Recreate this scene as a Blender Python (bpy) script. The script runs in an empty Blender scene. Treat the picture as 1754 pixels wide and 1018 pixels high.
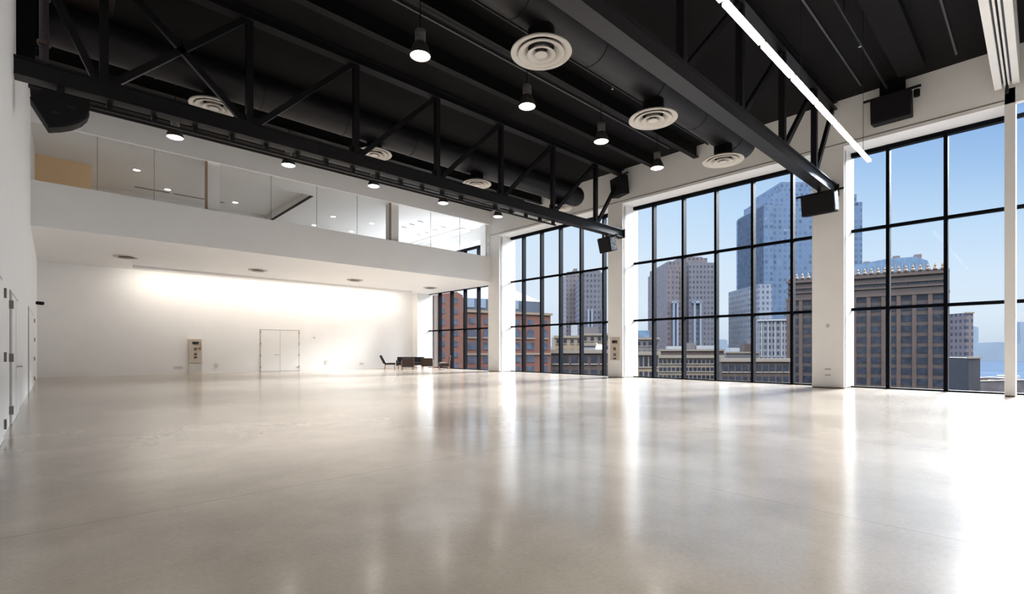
import bpy, bmesh, math, random
from mathutils import Vector, Matrix
random.seed(7)
PI = math.pi
sc = bpy.context.scene
COL = sc.collection

# ------------------------------------------------------------------ camera
FPX = 844.8; TH = math.radians(42.935); H = 1.3; U0 = 877.0; V0 = 600.0
cam_d = bpy.data.cameras.new('camera'); cam = bpy.data.objects.new('camera', cam_d); COL.objects.link(cam)
cam.location = (0, 0, H); cam.rotation_euler = (PI / 2, 0, -TH)
cam_d.sensor_width = 36; cam_d.lens = FPX / 1754 * 36; cam_d.shift_y = (V0 - 509) / 1754
cam_d.clip_end = 9000; cam_d.clip_start = 0.05
sc.camera = cam
Fv = Vector((math.sin(TH), math.cos(TH), 0)); Rv = Vector((math.cos(TH), -math.sin(TH), 0))
def at(px, dep, z=0.0):            # a place in the city seen in that direction, dep metres out
    p = Fv * dep + Rv * ((px - U0) / FPX * dep)
    return Vector((p.x, p.y, z))
def zt(py, dep): return H + (V0 - py) / FPX * dep

# ------------------------------------------------------------------ view, sky, sun
sc.view_settings.view_transform = 'Standard'; sc.view_settings.look = 'None'
sc.view_settings.gamma = 1; sc.view_settings.use_curve_mapping = False
sc.view_settings.exposure = 0.08

def lin(c):
    return tuple(((v / 255) / 12.92 if v / 255 <= 0.04045 else (((v / 255) + 0.055) / 1.055) ** 2.4) for v in c)

w = bpy.data.worlds.new('sky'); sc.world = w; w.use_nodes = True
nt = w.node_tree; nt.nodes.clear()
def N(t, typ, **k):
    n = t.nodes.new(typ)
    for a, b in k.items(): setattr(n, a, b)
    return n
def math_node(t, op, a, b=None, c=None, clamp=False):
    n = N(t, 'ShaderNodeMath', operation=op); n.use_clamp = clamp
    for i, v in enumerate((a, b, c)):
        if v is None: continue
        if isinstance(v, (int, float)): n.inputs[i].default_value = v
        else: t.links.new(v, n.inputs[i])
    return n.outputs[0]
tc = N(nt, 'ShaderNodeTexCoord'); sp = N(nt, 'ShaderNodeSeparateXYZ'); nt.links.new(tc.outputs['Generated'], sp.inputs[0])
yy = math_node(nt, 'MAXIMUM', sp.outputs['Y'], 0.0)
fac = math_node(nt, 'MULTIPLY_ADD', yy, -0.75, 1.0)
zz = math_node(nt, 'MULTIPLY', sp.outputs['Z'], fac)
cr = N(nt, 'ShaderNodeValToRGB'); nt.links.new(math_node(nt, 'MAXIMUM', zz, 0.0), cr.inputs[0])
E_ = cr.color_ramp.elements
E_[0].position = 0.0; E_[0].color = (*lin((198, 214, 230)), 1)
E_[1].position = 1.0; E_[1].color = (*lin((244, 244, 246)), 1)
for p, c in ((0.05, (218, 232, 245)), (0.11, (210, 229, 247)), (0.18, (190, 218, 245)), (0.25, (162, 197, 235)), (0.33, (134, 173, 224)), (0.40, (134, 172, 222)), (0.48, (236, 239, 244))):
    e = E_.new(p); e.color = (*lin(c), 1)
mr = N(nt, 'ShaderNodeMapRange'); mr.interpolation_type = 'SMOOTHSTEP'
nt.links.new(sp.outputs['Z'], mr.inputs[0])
mr.inputs[1].default_value = 0.43; mr.inputs[2].default_value = 0.56; mr.inputs[3].default_value = 1.0; mr.inputs[4].default_value = 16.0  # sky above the view made far brighter, added to light the room
bg = N(nt, 'ShaderNodeBackground'); wo = N(nt, 'ShaderNodeOutputWorld')
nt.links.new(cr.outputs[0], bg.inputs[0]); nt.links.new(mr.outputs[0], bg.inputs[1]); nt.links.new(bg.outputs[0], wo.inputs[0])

sun_d = bpy.data.lights.new('sun', 'SUN'); sun = bpy.data.objects.new('sun', sun_d); COL.objects.link(sun)
sun_d.energy = 23.0; sun_d.angle = math.radians(16); sun_d.color = (0.92, 0.96, 1.0)
sun.rotation_euler = Vector((-0.95, 0.10, -0.48)).to_track_quat('-Z', 'Y').to_euler()

WARM = (1.0, 0.91, 0.80); SOFT = (1.0, 0.94, 0.87)
P_PENDANT = 90.0; P_DOWN = 30.0; P_WASH = 270.0; P_UNDER = 60.0; E_STRIP = 20.0; P_STRIP = 160.0

# ------------------------------------------------------------------ materials
MATS = {}
ALB = 1.0
def alin(c): return tuple(v * ALB for v in lin(c))
def mat(name, c, rough=0.5, metal=0.0, emit=0.0, noise=None, bump=0.0, spec=0.5, coat=0.0, ecol=None):
    if name in MATS: return MATS[name]
    m = bpy.data.materials.new(name); m.use_nodes = True; t = m.node_tree
    b = t.nodes['Principled BSDF']
    b.inputs['Base Color'].default_value = (*alin(c), 1); b.inputs['Roughness'].default_value = rough
    b.inputs['Metallic'].default_value = metal; b.inputs['Specular IOR Level'].default_value = spec
    b.inputs['Coat Weight'].default_value = coat
    if emit:
        b.inputs['Emission Color'].default_value = (*(ecol or lin(c)), 1); b.inputs['Emission Strength'].default_value = emit
    sca, amt = noise or (6.0, 0.04)
    x = N(t, 'ShaderNodeTexCoord'); nz = N(t, 'ShaderNodeTexNoise'); nz.inputs['Scale'].default_value = sca; nz.inputs['Detail'].default_value = 4
    t.links.new(x.outputs['Object'], nz.inputs['Vector'])
    mx = N(t, 'ShaderNodeMix', data_type='RGBA', blend_type='MULTIPLY'); mx.inputs[0].default_value = 1.0
    mx.inputs[6].default_value = (*alin(c), 1)
    r = N(t, 'ShaderNodeMapRange'); t.links.new(nz.outputs[0], r.inputs[0]); r.inputs[1].default_value = 0.3; r.inputs[2].default_value = 0.7
    r.inputs[3].default_value = 1 - amt * 2; r.inputs[4].default_value = 1.0 + amt
    t.links.new(r.outputs[0], mx.inputs[7]); t.links.new(mx.outputs[2], b.inputs['Base Color'])
    if bump:
        bp = N(t, 'ShaderNodeBump'); bp.inputs['Strength'].default_value = bump; bp.inputs['Distance'].default_value = 0.01
        t.links.new(nz.outputs[0], bp.inputs['Height']); t.links.new(bp.outputs[0], b.inputs['Normal'])
    MATS[name] = m; return m

white = mat('white_paint', (236, 235, 234), 0.6, noise=(1.5, 0.008))
white2 = mat('white_trim', (232, 231, 229), 0.45, noise=(3, 0.006))
warmw = mat('warm_lit_plaster', (250, 216, 172), 0.7, noise=(1.2, 0.01))  # warm lamp light put into the wall colour
blackc = mat('black_ceiling', (15, 13, 14), 0.75, spec=0.15, noise=(3, 0.12))
blackm = mat('black_steel', (22, 21, 24), 0.42, noise=(8, 0.06), spec=0.3)
ductm = mat('black_duct', (28, 26, 29), 0.5, noise=(2, 0.1), spec=0.3)
framem = mat('window_steel', (11, 13, 19), 0.6, noise=(4, 0.05), spec=0.05)
spk = mat('speaker_black', (17, 16, 19), 0.7, spec=0.2, noise=(40, 0.1), bump=0.2)
spk2 = mat('speaker_grille', (22, 20, 23), 0.7, spec=0.2, noise=(90, 0.2), bump=0.4)
chrome = mat('brushed_metal', (190, 190, 192), 0.3, metal=0.9)
hinge = mat('steel_hinge', (128, 126, 124), 0.4, metal=0.5)
diffm = mat('diffuser_white', (200, 195, 188), 0.5)
dark = mat('dark_gap', (18, 18, 20), 0.8)
greyp = mat('grey_shade', (92, 88, 86), 0.35, metal=0.5)
lensm = mat('lamp_lens', (255, 246, 230), 0.4, emit=14.0, ecol=(1, 0.93, 0.84))
downm = mat('downlight_lens', (255, 240, 220), 0.4, emit=10.0, ecol=(1, 0.9, 0.76))
tubem = mat('tube_lens', (255, 244, 226), 0.4, emit=E_STRIP, ecol=(1, 0.90, 0.76))
washm = mat('wash_lens', (255, 240, 215), 0.4, emit=1.5, ecol=(1, 0.90, 0.74))
beige = mat('panel_beige', (196, 184, 170), 0.45)
leather = mat('dark_leather', (30, 26, 28), 0.4, noise=(20, 0.1))
brownl = mat('brown_leather', (58, 38, 30), 0.45, noise=(20, 0.1))
woodm = mat('light_wood', (190, 150, 110), 0.5, noise=(12, 0.1))
cushion = mat('grey_cushion', (170, 165, 158), 0.8)

def floor_mat():
    m = bpy.data.materials.new('polished_concrete'); m.use_nodes = True; t = m.node_tree; b = t.nodes['Principled BSDF']
    g = N(t, 'ShaderNodeTexCoord'); s = N(t, 'ShaderNodeSeparateXYZ'); t.links.new(g.outputs['Object'], s.inputs[0])
    n1 = N(t, 'ShaderNodeTexNoise'); n1.inputs['Scale'].default_value = 0.45; n1.inputs['Detail'].default_value = 7; n1.inputs['Roughness'].default_value = 0.62
    n2 = N(t, 'ShaderNodeTexNoise'); n2.inputs['Scale'].default_value = 30; n2.inputs['Detail'].default_value = 6; n2.inputs['Roughness'].default_value = 0.8
    n3 = N(t, 'ShaderNodeTexNoise'); n3.inputs['Scale'].default_value = 0.22; n3.inputs['Detail'].default_value = 3
    for n in (n1, n2, n3): t.links.new(g.outputs['Object'], n.inputs['Vector'])
    r = N(t, 'ShaderNodeValToRGB'); t.links.new(n1.outputs[0], r.inputs[0])
    r.color_ramp.elements[0].position = 0.25; r.color_ramp.elements[0].color = (*lin((136, 124, 110)), 1)
    r.color_ramp.elements[1].position = 0.78; r.color_ramp.elements[1].color = (*lin((184, 172, 158)), 1)
    mx = N(t, 'ShaderNodeMix', data_type='RGBA', blend_type='MULTIPLY'); mx.inputs[0].default_value = 1
    rr = N(t, 'ShaderNodeMapRange'); t.links.new(n2.outputs[0], rr.inputs[0]); rr.inputs[1].default_value = 0.32; rr.inputs[2].default_value = 0.62; rr.inputs[3].default_value = 0.88; rr.inputs[4].default_value = 1.04
    t.links.new(r.outputs[0], mx.inputs[6]); t.links.new(rr.outputs[0], mx.inputs[7])
    # saw-cut joints: one across the room, one along it
    def line(o, pos, wd): return math_node(t, 'LESS_THAN', math_node(t, 'ABSOLUTE', math_node(t, 'SUBTRACT', o, pos)), wd)
    l1 = math_node(t, 'MULTIPLY', line(s.outputs['Y'], 4.88, 0.007), math_node(t, 'LESS_THAN', s.outputs['X'], 4.6))
    l2 = math_node(t, 'MULTIPLY', line(s.outputs['X'], 4.53, 0.005), math_node(t, 'LESS_THAN', s.outputs['Y'], 4.88))
    l3 = line(s.outputs['Y'], 13.7, 0.006)
    ll = math_node(t, 'MAXIMUM', math_node(t, 'MAXIMUM', l1, l2), l3)
    m2 = N(t, 'ShaderNodeMix', data_type='RGBA'); t.links.new(math_node(t, 'MULTIPLY', ll, 0.45), m2.inputs[0])
    t.links.new(mx.outputs[2], m2.inputs[6]); m2.inputs[7].default_value = (*lin((96, 88, 78)), 1)
    t.links.new(m2.outputs[2], b.inputs['Base Color'])
    r2 = N(t, 'ShaderNodeMapRange'); t.links.new(n3.outputs[0], r2.inputs[0]); r2.inputs[3].default_value = 0.15; r2.inputs[4].default_value = 0.21
    t.links.new(r2.outputs[0], b.inputs['Roughness'])
    b.inputs['Specular IOR Level'].default_value = 0.6; b.inputs['Coat Weight'].default_value = 0.15; b.inputs['Coat IOR'].default_value = 1.6; b.inputs['Coat Roughness'].default_value = 0.14
    bp = N(t, 'ShaderNodeBump'); bp.inputs['Strength'].default_value = 0.08; bp.inputs['Distance'].default_value = 0.02
    n4 = N(t, 'ShaderNodeTexNoise'); n4.inputs['Scale'].default_value = 0.9; n4.inputs['Detail'].default_value = 1
    t.links.new(g.outputs['Object'], n4.inputs['Vector']); t.links.new(n4.outputs[0], bp.inputs['Height']); t.links.new(bp.outputs[0], b.inputs['Normal'])
    return m
def glass_mat():
    m = bpy.data.materials.new('clear_glass'); m.use_nodes = True; t = m.node_tree; t.nodes.clear()
    o = N(t, 'ShaderNodeOutputMaterial'); a = N(t, 'ShaderNodeBsdfTransparent'); g = N(t, 'ShaderNodeBsdfGlossy'); x = N(t, 'ShaderNodeMixShader')
    a.inputs[0].default_value = (0.985, 0.99, 0.992, 1); g.inputs['Roughness'].default_value = 0.02
    f = N(t, 'ShaderNodeFresnel'); f.inputs[0].default_value = 1.10
    t.links.new(f.outputs[0], x.inputs[0]); t.links.new(a.outputs[0], x.inputs[1]); t.links.new(g.outputs[0], x.inputs[2]); t.links.new(x.outputs[0], o.inputs[0])
    return m
glassm = glass_mat(); floorm = floor_mat()

def facade(name, wall, win, sx, sz, fx, fz, rough=0.6, ox=0.0, stripe=None, winr=0.2, amt=0.15):
    """wall with a regular grid of dark windows, in the building's own metres"""
    if name in MATS: return MATS[name]
    m = bpy.data.materials.new(name); m.use_nodes = True; t = m.node_tree; b = t.nodes['Principled BSDF']
    g = N(t, 'ShaderNodeTexCoord'); s = N(t, 'ShaderNodeSeparateXYZ'); t.links.new(g.outputs['Object'], s.inputs[0])
    n = N(t, 'ShaderNodeSeparateXYZ'); t.links.new(g.outputs['Normal'], n.inputs[0])
    side = math_node(t, 'GREATER_THAN', math_node(t, 'ABSOLUTE', n.outputs['X']), 0.7)
    u = N(t, 'ShaderNodeMix', data_type='FLOAT'); t.links.new(side, u.inputs[0]); t.links.new(s.outputs['X'], u.inputs[2]); t.links.new(s.outputs['Y'], u.inputs[3])
    fu = math_node(t, 'FRACT', math_node(t, 'DIVIDE', math_node(t, 'ADD', u.outputs[0], 500.0 + ox), sx))
    fz_ = math_node(t, 'FRACT', math_node(t, 'DIVIDE', math_node(t, 'ADD', s.outputs['Z'], 500.0), sz))
    mk = math_node(t, 'MULTIPLY', math_node(t, 'LESS_THAN', fu, fx), math_node(t, 'LESS_THAN', fz_, fz))
    up = math_node(t, 'LESS_THAN', math_node(t, 'ABSOLUTE', n.outputs['Z']), 0.5)
    mk = math_node(t, 'MULTIPLY', mk, up)
    wn = N(t, 'ShaderNodeTexWhiteNoise', noise_dimensions='3D'); cb = N(t, 'ShaderNodeCombineXYZ')
    t.links.new(math_node(t, 'FLOOR', math_node(t, 'DIVIDE', math_node(t, 'ADD', u.outputs[0], 500.0 + ox), sx)), cb.inputs[0])
    t.links.new(math_node(t, 'FLOOR', math_node(t, 'DIVIDE', math_node(t, 'ADD', s.outputs['Z'], 500.0), sz)), cb.inputs[1])
    t.links.new(cb.outputs[0], wn.inputs['Vector'])
    wc = N(t, 'ShaderNodeMix', data_type='RGBA'); wc.inputs[6].default_value = (*[v * 0.7 for v in alin(win)], 1); wc.inputs[7].default_value = (*[min(1, v * 1.5) for v in alin(win)], 1)
    t.links.new(wn.outputs[0], wc.inputs[0])
    nz = N(t, 'ShaderNodeTexNoise'); nz.inputs['Scale'].default_value = 0.25; nz.inputs['Detail'].default_value = 8; t.links.new(g.outputs['Object'], nz.inputs['Vector'])
    r = N(t, 'ShaderNodeMapRange'); t.links.new(nz.outputs[0], r.inputs[0]); r.inputs[1].default_value = 0.3; r.inputs[2].default_value = 0.7; r.inputs[3].default_value = 1 - amt; r.inputs[4].default_value = 1 + amt
    wl = N(t, 'ShaderNodeMix', data_type='RGBA', blend_type='MULTIPLY'); wl.inputs[0].default_value = 1; wl.inputs[6].default_value = (*alin(wall), 1); t.links.new(r.outputs[0], wl.inputs[7])
    out = wl.outputs[2]
    if stripe:
        sc_, ssx, sf = stripe
        q = math_node(t, 'LESS_THAN', math_node(t, 'FRACT', math_node(t, 'DIVIDE', math_node(t, 'ADD', u.outputs[0], 500.0), ssx)), sf)
        st = N(t, 'ShaderNodeMix', data_type='RGBA'); t.links.new(q, st.inputs[0]); t.links.new(out, st.inputs[6]); st.inputs[7].default_value = (*alin(sc_), 1); out = st.outputs[2]
    mx = N(t, 'ShaderNodeMix', data_type='RGBA'); t.links.new(mk, mx.inputs[0]); t.links.new(out, mx.inputs[6]); t.links.new(wc.outputs[2], mx.inputs[7])
    t.links.new(mx.outputs[2], b.inputs['Base Color'])
    rg = N(t, 'ShaderNodeMapRange'); t.links.new(mk, rg.inputs[0]); rg.inputs[3].default_value = rough; rg.inputs[4].default_value = winr
    t.links.new(rg.outputs[0], b.inputs['Roughness'])
    MATS[name] = m; return m

# ------------------------------------------------------------------ mesh helpers
def build(name, bm, m, parent=None, smooth=False, bevel=0.0):
    bmesh.ops.recalc_face_normals(bm, faces=bm.faces)
    me = bpy.data.meshes.new(name); bm.to_mesh(me); bm.free()
    me.materials.append(m)
    if smooth:
        for p in me.polygons: p.use_smooth = True
        try: me.set_sharp_from_angle(angle=math.radians(40))
        except Exception: pass
    o = bpy.data.objects.new(name, me); COL.objects.link(o)
    if parent is not None: o.parent = parent
    if bevel:
        md = o.modifiers.new('bevel', 'BEVEL'); md.width = bevel; md.segments = 2; md.limit_method = 'ANGLE'
    return o
def box(bm, x0, x1, y0, y1, z0, z1):
    v = [bm.verts.new(p) for p in ((x0, y0, z0), (x1, y0, z0), (x1, y1, z0), (x0, y1, z0), (x0, y0, z1), (x1, y0, z1), (x1, y1, z1), (x0, y1, z1))]
    for f in ((0, 3, 2, 1), (4, 5, 6, 7), (0, 1, 5, 4), (1, 2, 6, 5), (2, 3, 7, 6), (3, 0, 4, 7)): bm.faces.new([v[i] for i in f])
    return bm
def B(*boxes):
    bm = bmesh.new()
    for b in boxes: box(bm, *b)
    return bm
def bar(bm, p, q, w_, h_, up=Vector((0, 0, 1))):
    p = Vector(p); q = Vector(q); d = (q - p).normalized()
    s = d.cross(up)
    if s.length < 1e-4: s = d.cross(Vector((0, 1, 0)))
    s.normalize(); u = s.cross(d).normalized()
    v = []
    for e in (p, q):
        for a, b in ((-1, -1), (1, -1), (1, 1), (-1, 1)): v.append(bm.verts.new(e + s * a * w_ / 2 + u * b * h_ / 2))
    for f in ((0, 3, 2, 1), (4, 5, 6, 7), (0, 1, 5, 4), (1, 2, 6, 5), (2, 3, 7, 6), (3, 0, 4, 7)): bm.faces.new([v[i] for i in f])
    return bm
def prism(bm, poly, axis, a0, a1):
    """extrude a 2-D outline: axis y -> (x,z) outline, axis z -> (x,y), axis x -> (y,z)"""
    def P(p, a): return {'y': (p[0], a, p[1]), 'z': (p[0], p[1], a), 'x': (a, p[0], p[1])}[axis]
    lo = [bm.verts.new(P(p, a0)) for p in poly]; hi = [bm.verts.new(P(p, a1)) for p in poly]
    bm.faces.new(lo); bm.faces.new(hi[::-1]); n = len(poly)
    for i in range(n): bm.faces.new((lo[i], lo[(i + 1) % n], hi[(i + 1) % n], hi[i]))
    return bm
def lathe(bm, prof, n=32, c=(0, 0, 0), closed=False):
    rings = []
    for r, z in prof:
        rings.append([bm.verts.new((c[0] + max(r, 1e-4) * math.cos(2 * PI * i / n), c[1] + max(r, 1e-4) * math.sin(2 * PI * i / n), c[2] + z)) for i in range(n)])
    m_ = len(rings)
    for k in range(m_ if closed else m_ - 1):
        a, b = rings[k], rings[(k + 1) % m_]
        for i in range(n): bm.faces.new((a[i], a[(i + 1) % n], b[(i + 1) % n], b[i]))
    return bm
def tube(bm, pts, r, n=12):
    rings = []
    for i, p in enumerate(pts):
        p = Vector(p); d = (Vector(pts[min(i + 1, len(pts) - 1)]) - Vector(pts[max(i - 1, 0)])).normalized()
        a = d.cross(Vector((0, 0, 1)))
        if a.length < 1e-3: a = d.cross(Vector((0, 1, 0)))
        a.normalize(); b = d.cross(a).normalized()
        rings.append([bm.verts.new(p + (a * math.cos(2 * PI * k / n) + b * math.sin(2 * PI * k / n)) * r) for k in range(n)])
    for q in range(len(rings) - 1):
        for k in range(n): bm.faces.new((rings[q][k], rings[q][(k + 1) % n], rings[q + 1][(k + 1) % n], rings[q + 1][k]))
    bm.faces.new(rings[0]); bm.faces.new(rings[-1][::-1])
    return bm
def T(fn, *a, **k):
    bm = bmesh.new(); fn(bm, *a, **k); return bm

def tag(o, label, cat, group=None, kind=None):
    if label: o['label'] = label
    if cat: o['category'] = cat
    if group: o['group'] = group
    if kind: o['kind'] = kind
    return o
def thing(name, label, cat, loc=(0, 0, 0), rz=0.0, group=None):
    o = bpy.data.objects.new(name, None); COL.objects.link(o); o.location = loc; o.rotation_euler = (0, 0, rz); o.empty_display_size = 0.2
    return tag(o, label, cat, group)
def struct(name, bm, m, parent=None, **k):
    o = build(name, bm, m, parent, **k)
    if parent is None: o['kind'] = 'structure'
    return o
def sroot(name, loc=(0, 0, 0)):
    o = bpy.data.objects.new(name, None); COL.objects.link(o); o.location = loc; o['kind'] = 'structure'; return o
def dup(root, loc, label, rz=None, group=None):
    r = root.copy(); COL.objects.link(r); r.location = loc
    if rz is not None: r.rotation_euler = (0, 0, rz)
    if label: r['label'] = label
    if group: r['group'] = group
    for ch in list(root.children):
        c = ch.copy(); COL.objects.link(c); c.parent = r; c.matrix_parent_inverse = ch.matrix_parent_inverse
        for g in ch.children:
            d = g.copy(); COL.objects.link(d); d.parent = c; d.matrix_parent_inverse = g.matrix_parent_inverse
    return r

# ------------------------------------------------------------------ room shell
XL, XW, XG, YF, YB, ZC = -0.55, 19.5, 20.5, -7.0, 31.8, 9.75
ZM = 5.45; YM = 22.9        # underside and front of the mezzanine
struct('floor', B((XL - 0.3, 21.0, YF - 0.3, YB + 0.3, -0.4, 0.0)), floorm)
struct('ceiling', B((XL - 0.3, XW + 1.2, YF - 0.3, YM + 0.05, ZC, ZC + 0.3)), blackc)
struct('wall_left', B((XL - 0.3, XL, YF - 0.3, YB + 0.3, 0, ZC)), white)
struct('wall_back', B((XL, 21.0, YB, YB + 0.3, 0, ZC)), white)
struct('wall_front', B((XL, 21.0, YF - 0.3, YF, 0, ZC)), white)
# header above the windows; its underside is the bright soffit
struct('wall_right', B((XW, XG + 0.5, 0.72, YB, 8.17, ZC), (XW, XW + 0.2, YF, 0.72, 8.17, ZC), (XG - 0.35, XG + 0.35, YF, 0.72, 9.2, ZC)), white)
struct('trim_1', B((XW - 0.012, XW, 0.72, YM, 8.27, 8.30)), mat('header_line_grey', (120, 114, 110), 0.7))  # thin grey strip along the header
# mezzanine: slab with solid front, upper wall beam over the openings, upper ceiling
struct('wall_mezzanine', B((XL, XW + 0.1, YM, YM + 0.35, ZM, 6.98)), white)
struct('ceiling_mezzanine', B((XL, 21.0, YM + 0.35, YB, ZM, 5.95)), white)
struct('wall_upper', B((XL, XW, YM, 24.65, 8.95, ZC)), white)
struct('ceiling_upper', B((XL, 9.42, 24.65, YB, 9.40, ZC), (9.5, XG, 24.65, YB, 9.0, ZC)), white)
struct('trim_2', B((9.40, 9.5, 24.65, YB, 8.96, 9.03)), dark)
struct('trim_3', B((9.42, 9.5, 24.65, YB, 9.03, 9.5)), white)
struct('wall_closet', B((XL, 1.22, 28.3, YB, 5.95, 9.40)), warmw)

# columns on the window wall
def column(y0, y1, label, rev=True, x0=XW, x1=XG + 0.3, ztop=8.17):
    c = thing('column', label, 'column', ((x0 + x1) / 2, (y0 + y1) / 2, 0)); cx = (x0 + x1) / 2; cy = (y0 + y1) / 2
    build('shaft', B((x0 - cx, x1 - cx, y0 - cy, y1 - cy, 0.03, ztop)), white, c, bevel=0.006)
    build('base_shade_strip', B((x0 - cx + 0.015, x1 - cx, y0 - cy + 0.015, y1 - cy - 0.015, 0.0, 0.03)), mat('base_shadow', (120, 104, 86), 0.7), c)  # shadow at the column foot put in as a brown inset strip
    if rev:
        build('reveal', B((x0 - cx + 0.13, x0 - cx + 0.26, y0 - cy - 0.012, y0 - cy, 0.0, ztop - 0.1)), mat('reveal_grey', (176, 175, 176), 0.7), c)
    return c
c1 = column(4.55, 5.5, 'wide square white column under the end of the nearer roof truss')
c2 = column(13.38, 14.2, 'white column carrying a beige switch panel near its foot')
c3 = column(22.08, 23.1, 'white column where the mezzanine front meets the windows')
c4 = column(31.1, 31.8, 'white pilaster in the far corner behind the lounge chairs', False)
c5 = column(0.5, 0.72, 'slender white column at the right edge of the picture', False, x0=19.5, x1=20.4, ztop=8.6)
for x, y, w_, h_ in ((19.49, 5.02, 0.07, 2.14), ):
    tag(build('wall_outlet', B((XW - 0.012, XW, y - 0.05, y + 0.05, 2.08, 2.2)), beige), 'small beige plate halfway up the wide white column', 'plate')
tag(build('wall_slot', B((XW - 0.008, XW, 4.93, 5.11, 0.62, 0.67)), beige), 'upper of two small slots low on the wide white column', 'slot')
tag(build('wall_slot', B((XW - 0.008, XW, 4.93, 5.11, 0.42, 0.47)), beige), 'lower of two small slots low on the wide white column', 'slot')

# ------------------------------------------------------------------ windows
def window(n, y0, y1, mull, z0=0.0, top=8.17, trans=(2.72, 5.46), zlo=None):
    r = sroot('window_%d' % n, (XG, (y0 + y1) / 2, 0)); cy = (y0 + y1) / 2
    fr = B((-0.10, 0.10, y0 - cy, y1 - cy, top - 0.14, top), (-0.06, 0.10, y0 - cy, y1 - cy, 0.0, 0.05))
    build('frame', fr, framem, r)
    for z in trans: build('transom', B((-0.05, 0.10, y0 - cy, y1 - cy, z - 0.05, z + 0.05)), framem, r)
    for y in mull: build('mullion', B((-0.12, 0.14, y - cy - 0.05, y - cy + 0.05, 0.0, top)), framem, r)
    build('glass', B((0.02, 0.03, y0 - cy, y1 - cy, 0.05, top - 0.05)), glassm, r)
    return r
window(1, YF, 0.5, [-6.8, -5.33, -3.87, -2.4, -0.94], top=9.2, trans=(2.72, 5.46, 8.1))
window(2, 0.72, 4.55, [2.05, 3.51])
window(3, 5.5, 13.38, [6.43, 7.87, 9.36, 10.83, 12.31])
window(4, 14.2, 22.08, [15.15, 16.62, 18.08, 19.52, 21.0])
window(5, 23.1, 31.1, [23.9, 25.25, 26.7, 28.22, 29.68])

# mezzanine posts and glass
XP = [(4.58, 5.02), (12.85, 13.3)]
lab = ['square white post on the mezzanine, nearer the left wall', 'square white post on the mezzanine, nearer the windows']
for (a, b), l in zip(XP, lab):
    tag(build('post', B((a, b, 23.05, 23.6, 6.98, 8.95)), white), l, 'post')
tag(build('post', B((19.3, 19.5, 23.12, 23.6, 6.98, 8.95)), white), 'white mezzanine end pier against the window wall', 'post')
def mez_glass(n, x0, x1, seams):
    r = sroot('window_%d' % n, ((x0 + x1) / 2, 23.05, 6.98)); cx = (x0 + x1) / 2
    build('glass', B((x0 - cx, x1 - cx, -0.006, 0.006, 0, 1.97)), glassm, r)
    for s in seams: build('seam', B((s - cx - 0.008, s - cx + 0.008, -0.01, 0.01, 0, 1.97)), mat('seam_grey', (150, 142, 132), 0.5), r)
mez_glass(6, XL, 4.58, [1.16, 2.82]); mez_glass(7, 5.02, 12.85, [7.0, 9.0, 11.0]); mez_glass(8, 13.3, 19.35, [15.3, 17.3])
tag(build('bracket', B((4.5, 4.58, 23.0, 23.08, 6.98, 8.95)), mat('bronze', (158, 138, 116), 0.5)), 'thin bronze edge strip on the left mezzanine post', 'trim')
tag(build('bracket', B((12.77, 12.85, 23.0, 23.08, 6.98, 8.95)), mat('bronze', (158, 138, 116), 0.5)), 'thin bronze edge strip on the right mezzanine post', 'trim')

# ------------------------------------------------------------------ left wall doors
def wall_door(n, y0, y1, z1, hy, hz, handle=None):
    r = sroot('door_%d' % n, (XL, (y0 + y1) / 2, 0)); cy = (y0 + y1) / 2
    gp = mat('door_gap', (176, 175, 176), 0.7)
    build('frame', B((0, 0.012, y0 - cy - 0.06, y0 - cy, 0, z1 + 0.06), (0, 0.012, y1 - cy, y1 - cy + 0.06, 0, z1 + 0.06), (0, 0.012, y0 - cy, y1 - cy, z1, z1 + 0.06)), gp, r)
    build('leaf', B((0, 0.03, y0 - cy + 0.01, y1 - cy - 0.01, 0.01, z1 - 0.01)), white2, r)
    for z in hz: build('hinge', B((0.0, 0.055, hy - cy - 0.05, hy - cy + 0.05, z - 0.07, z + 0.07)), hinge, r)
    if handle:
        b = T(tube, [(0.03, handle - cy, 0.98), (0.1, handle - cy, 0.98), (0.1, handle - cy + 0.22, 0.98)], 0.014)
        lathe(b, [(0.0, 0), (0.03, 0), (0.03, 0.02)], 16, (0.04, handle - cy, 0.97))
        build('door_handle', b, chrome, r, smooth=True)
wall_door(1, 9.3, 10.2, 2.28, 10.28, (2.13, 1.2, 0.22))
wall_door(2, 12.15, 13.35, 2.28, 12.02, (2.08, 1.17, 0.27), None)
wall_door(3, 13.45, 14.6, 2.28, 14.75, (), 13.6)
wall_door(4, 20.6, 25.6, 2.55, 25.75, (2.4, 1.69, 0.98, 0.23))
tag(build('wall_plate', B((XL, XL + 0.02, 14.1, 14.5, 1.52, 1.68)), mat('plate_grey', (178, 178, 182), 0.5)), 'small pale grey plate on the left wall by the doors', 'plate')
cm = thing('security_camera', 'small dark camera on the left wall near the far corner', 'camera', (XL, 29.4, 3.33))
build('mount', B((0, 0.06, -0.06, 0.06, -0.06, 0.06)), spk, cm); build('lens_body', T(tube, [(0.05, 0, 0), (0.24, -0.1, -0.02)], 0.075, 16), spk, cm, smooth=True)
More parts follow.
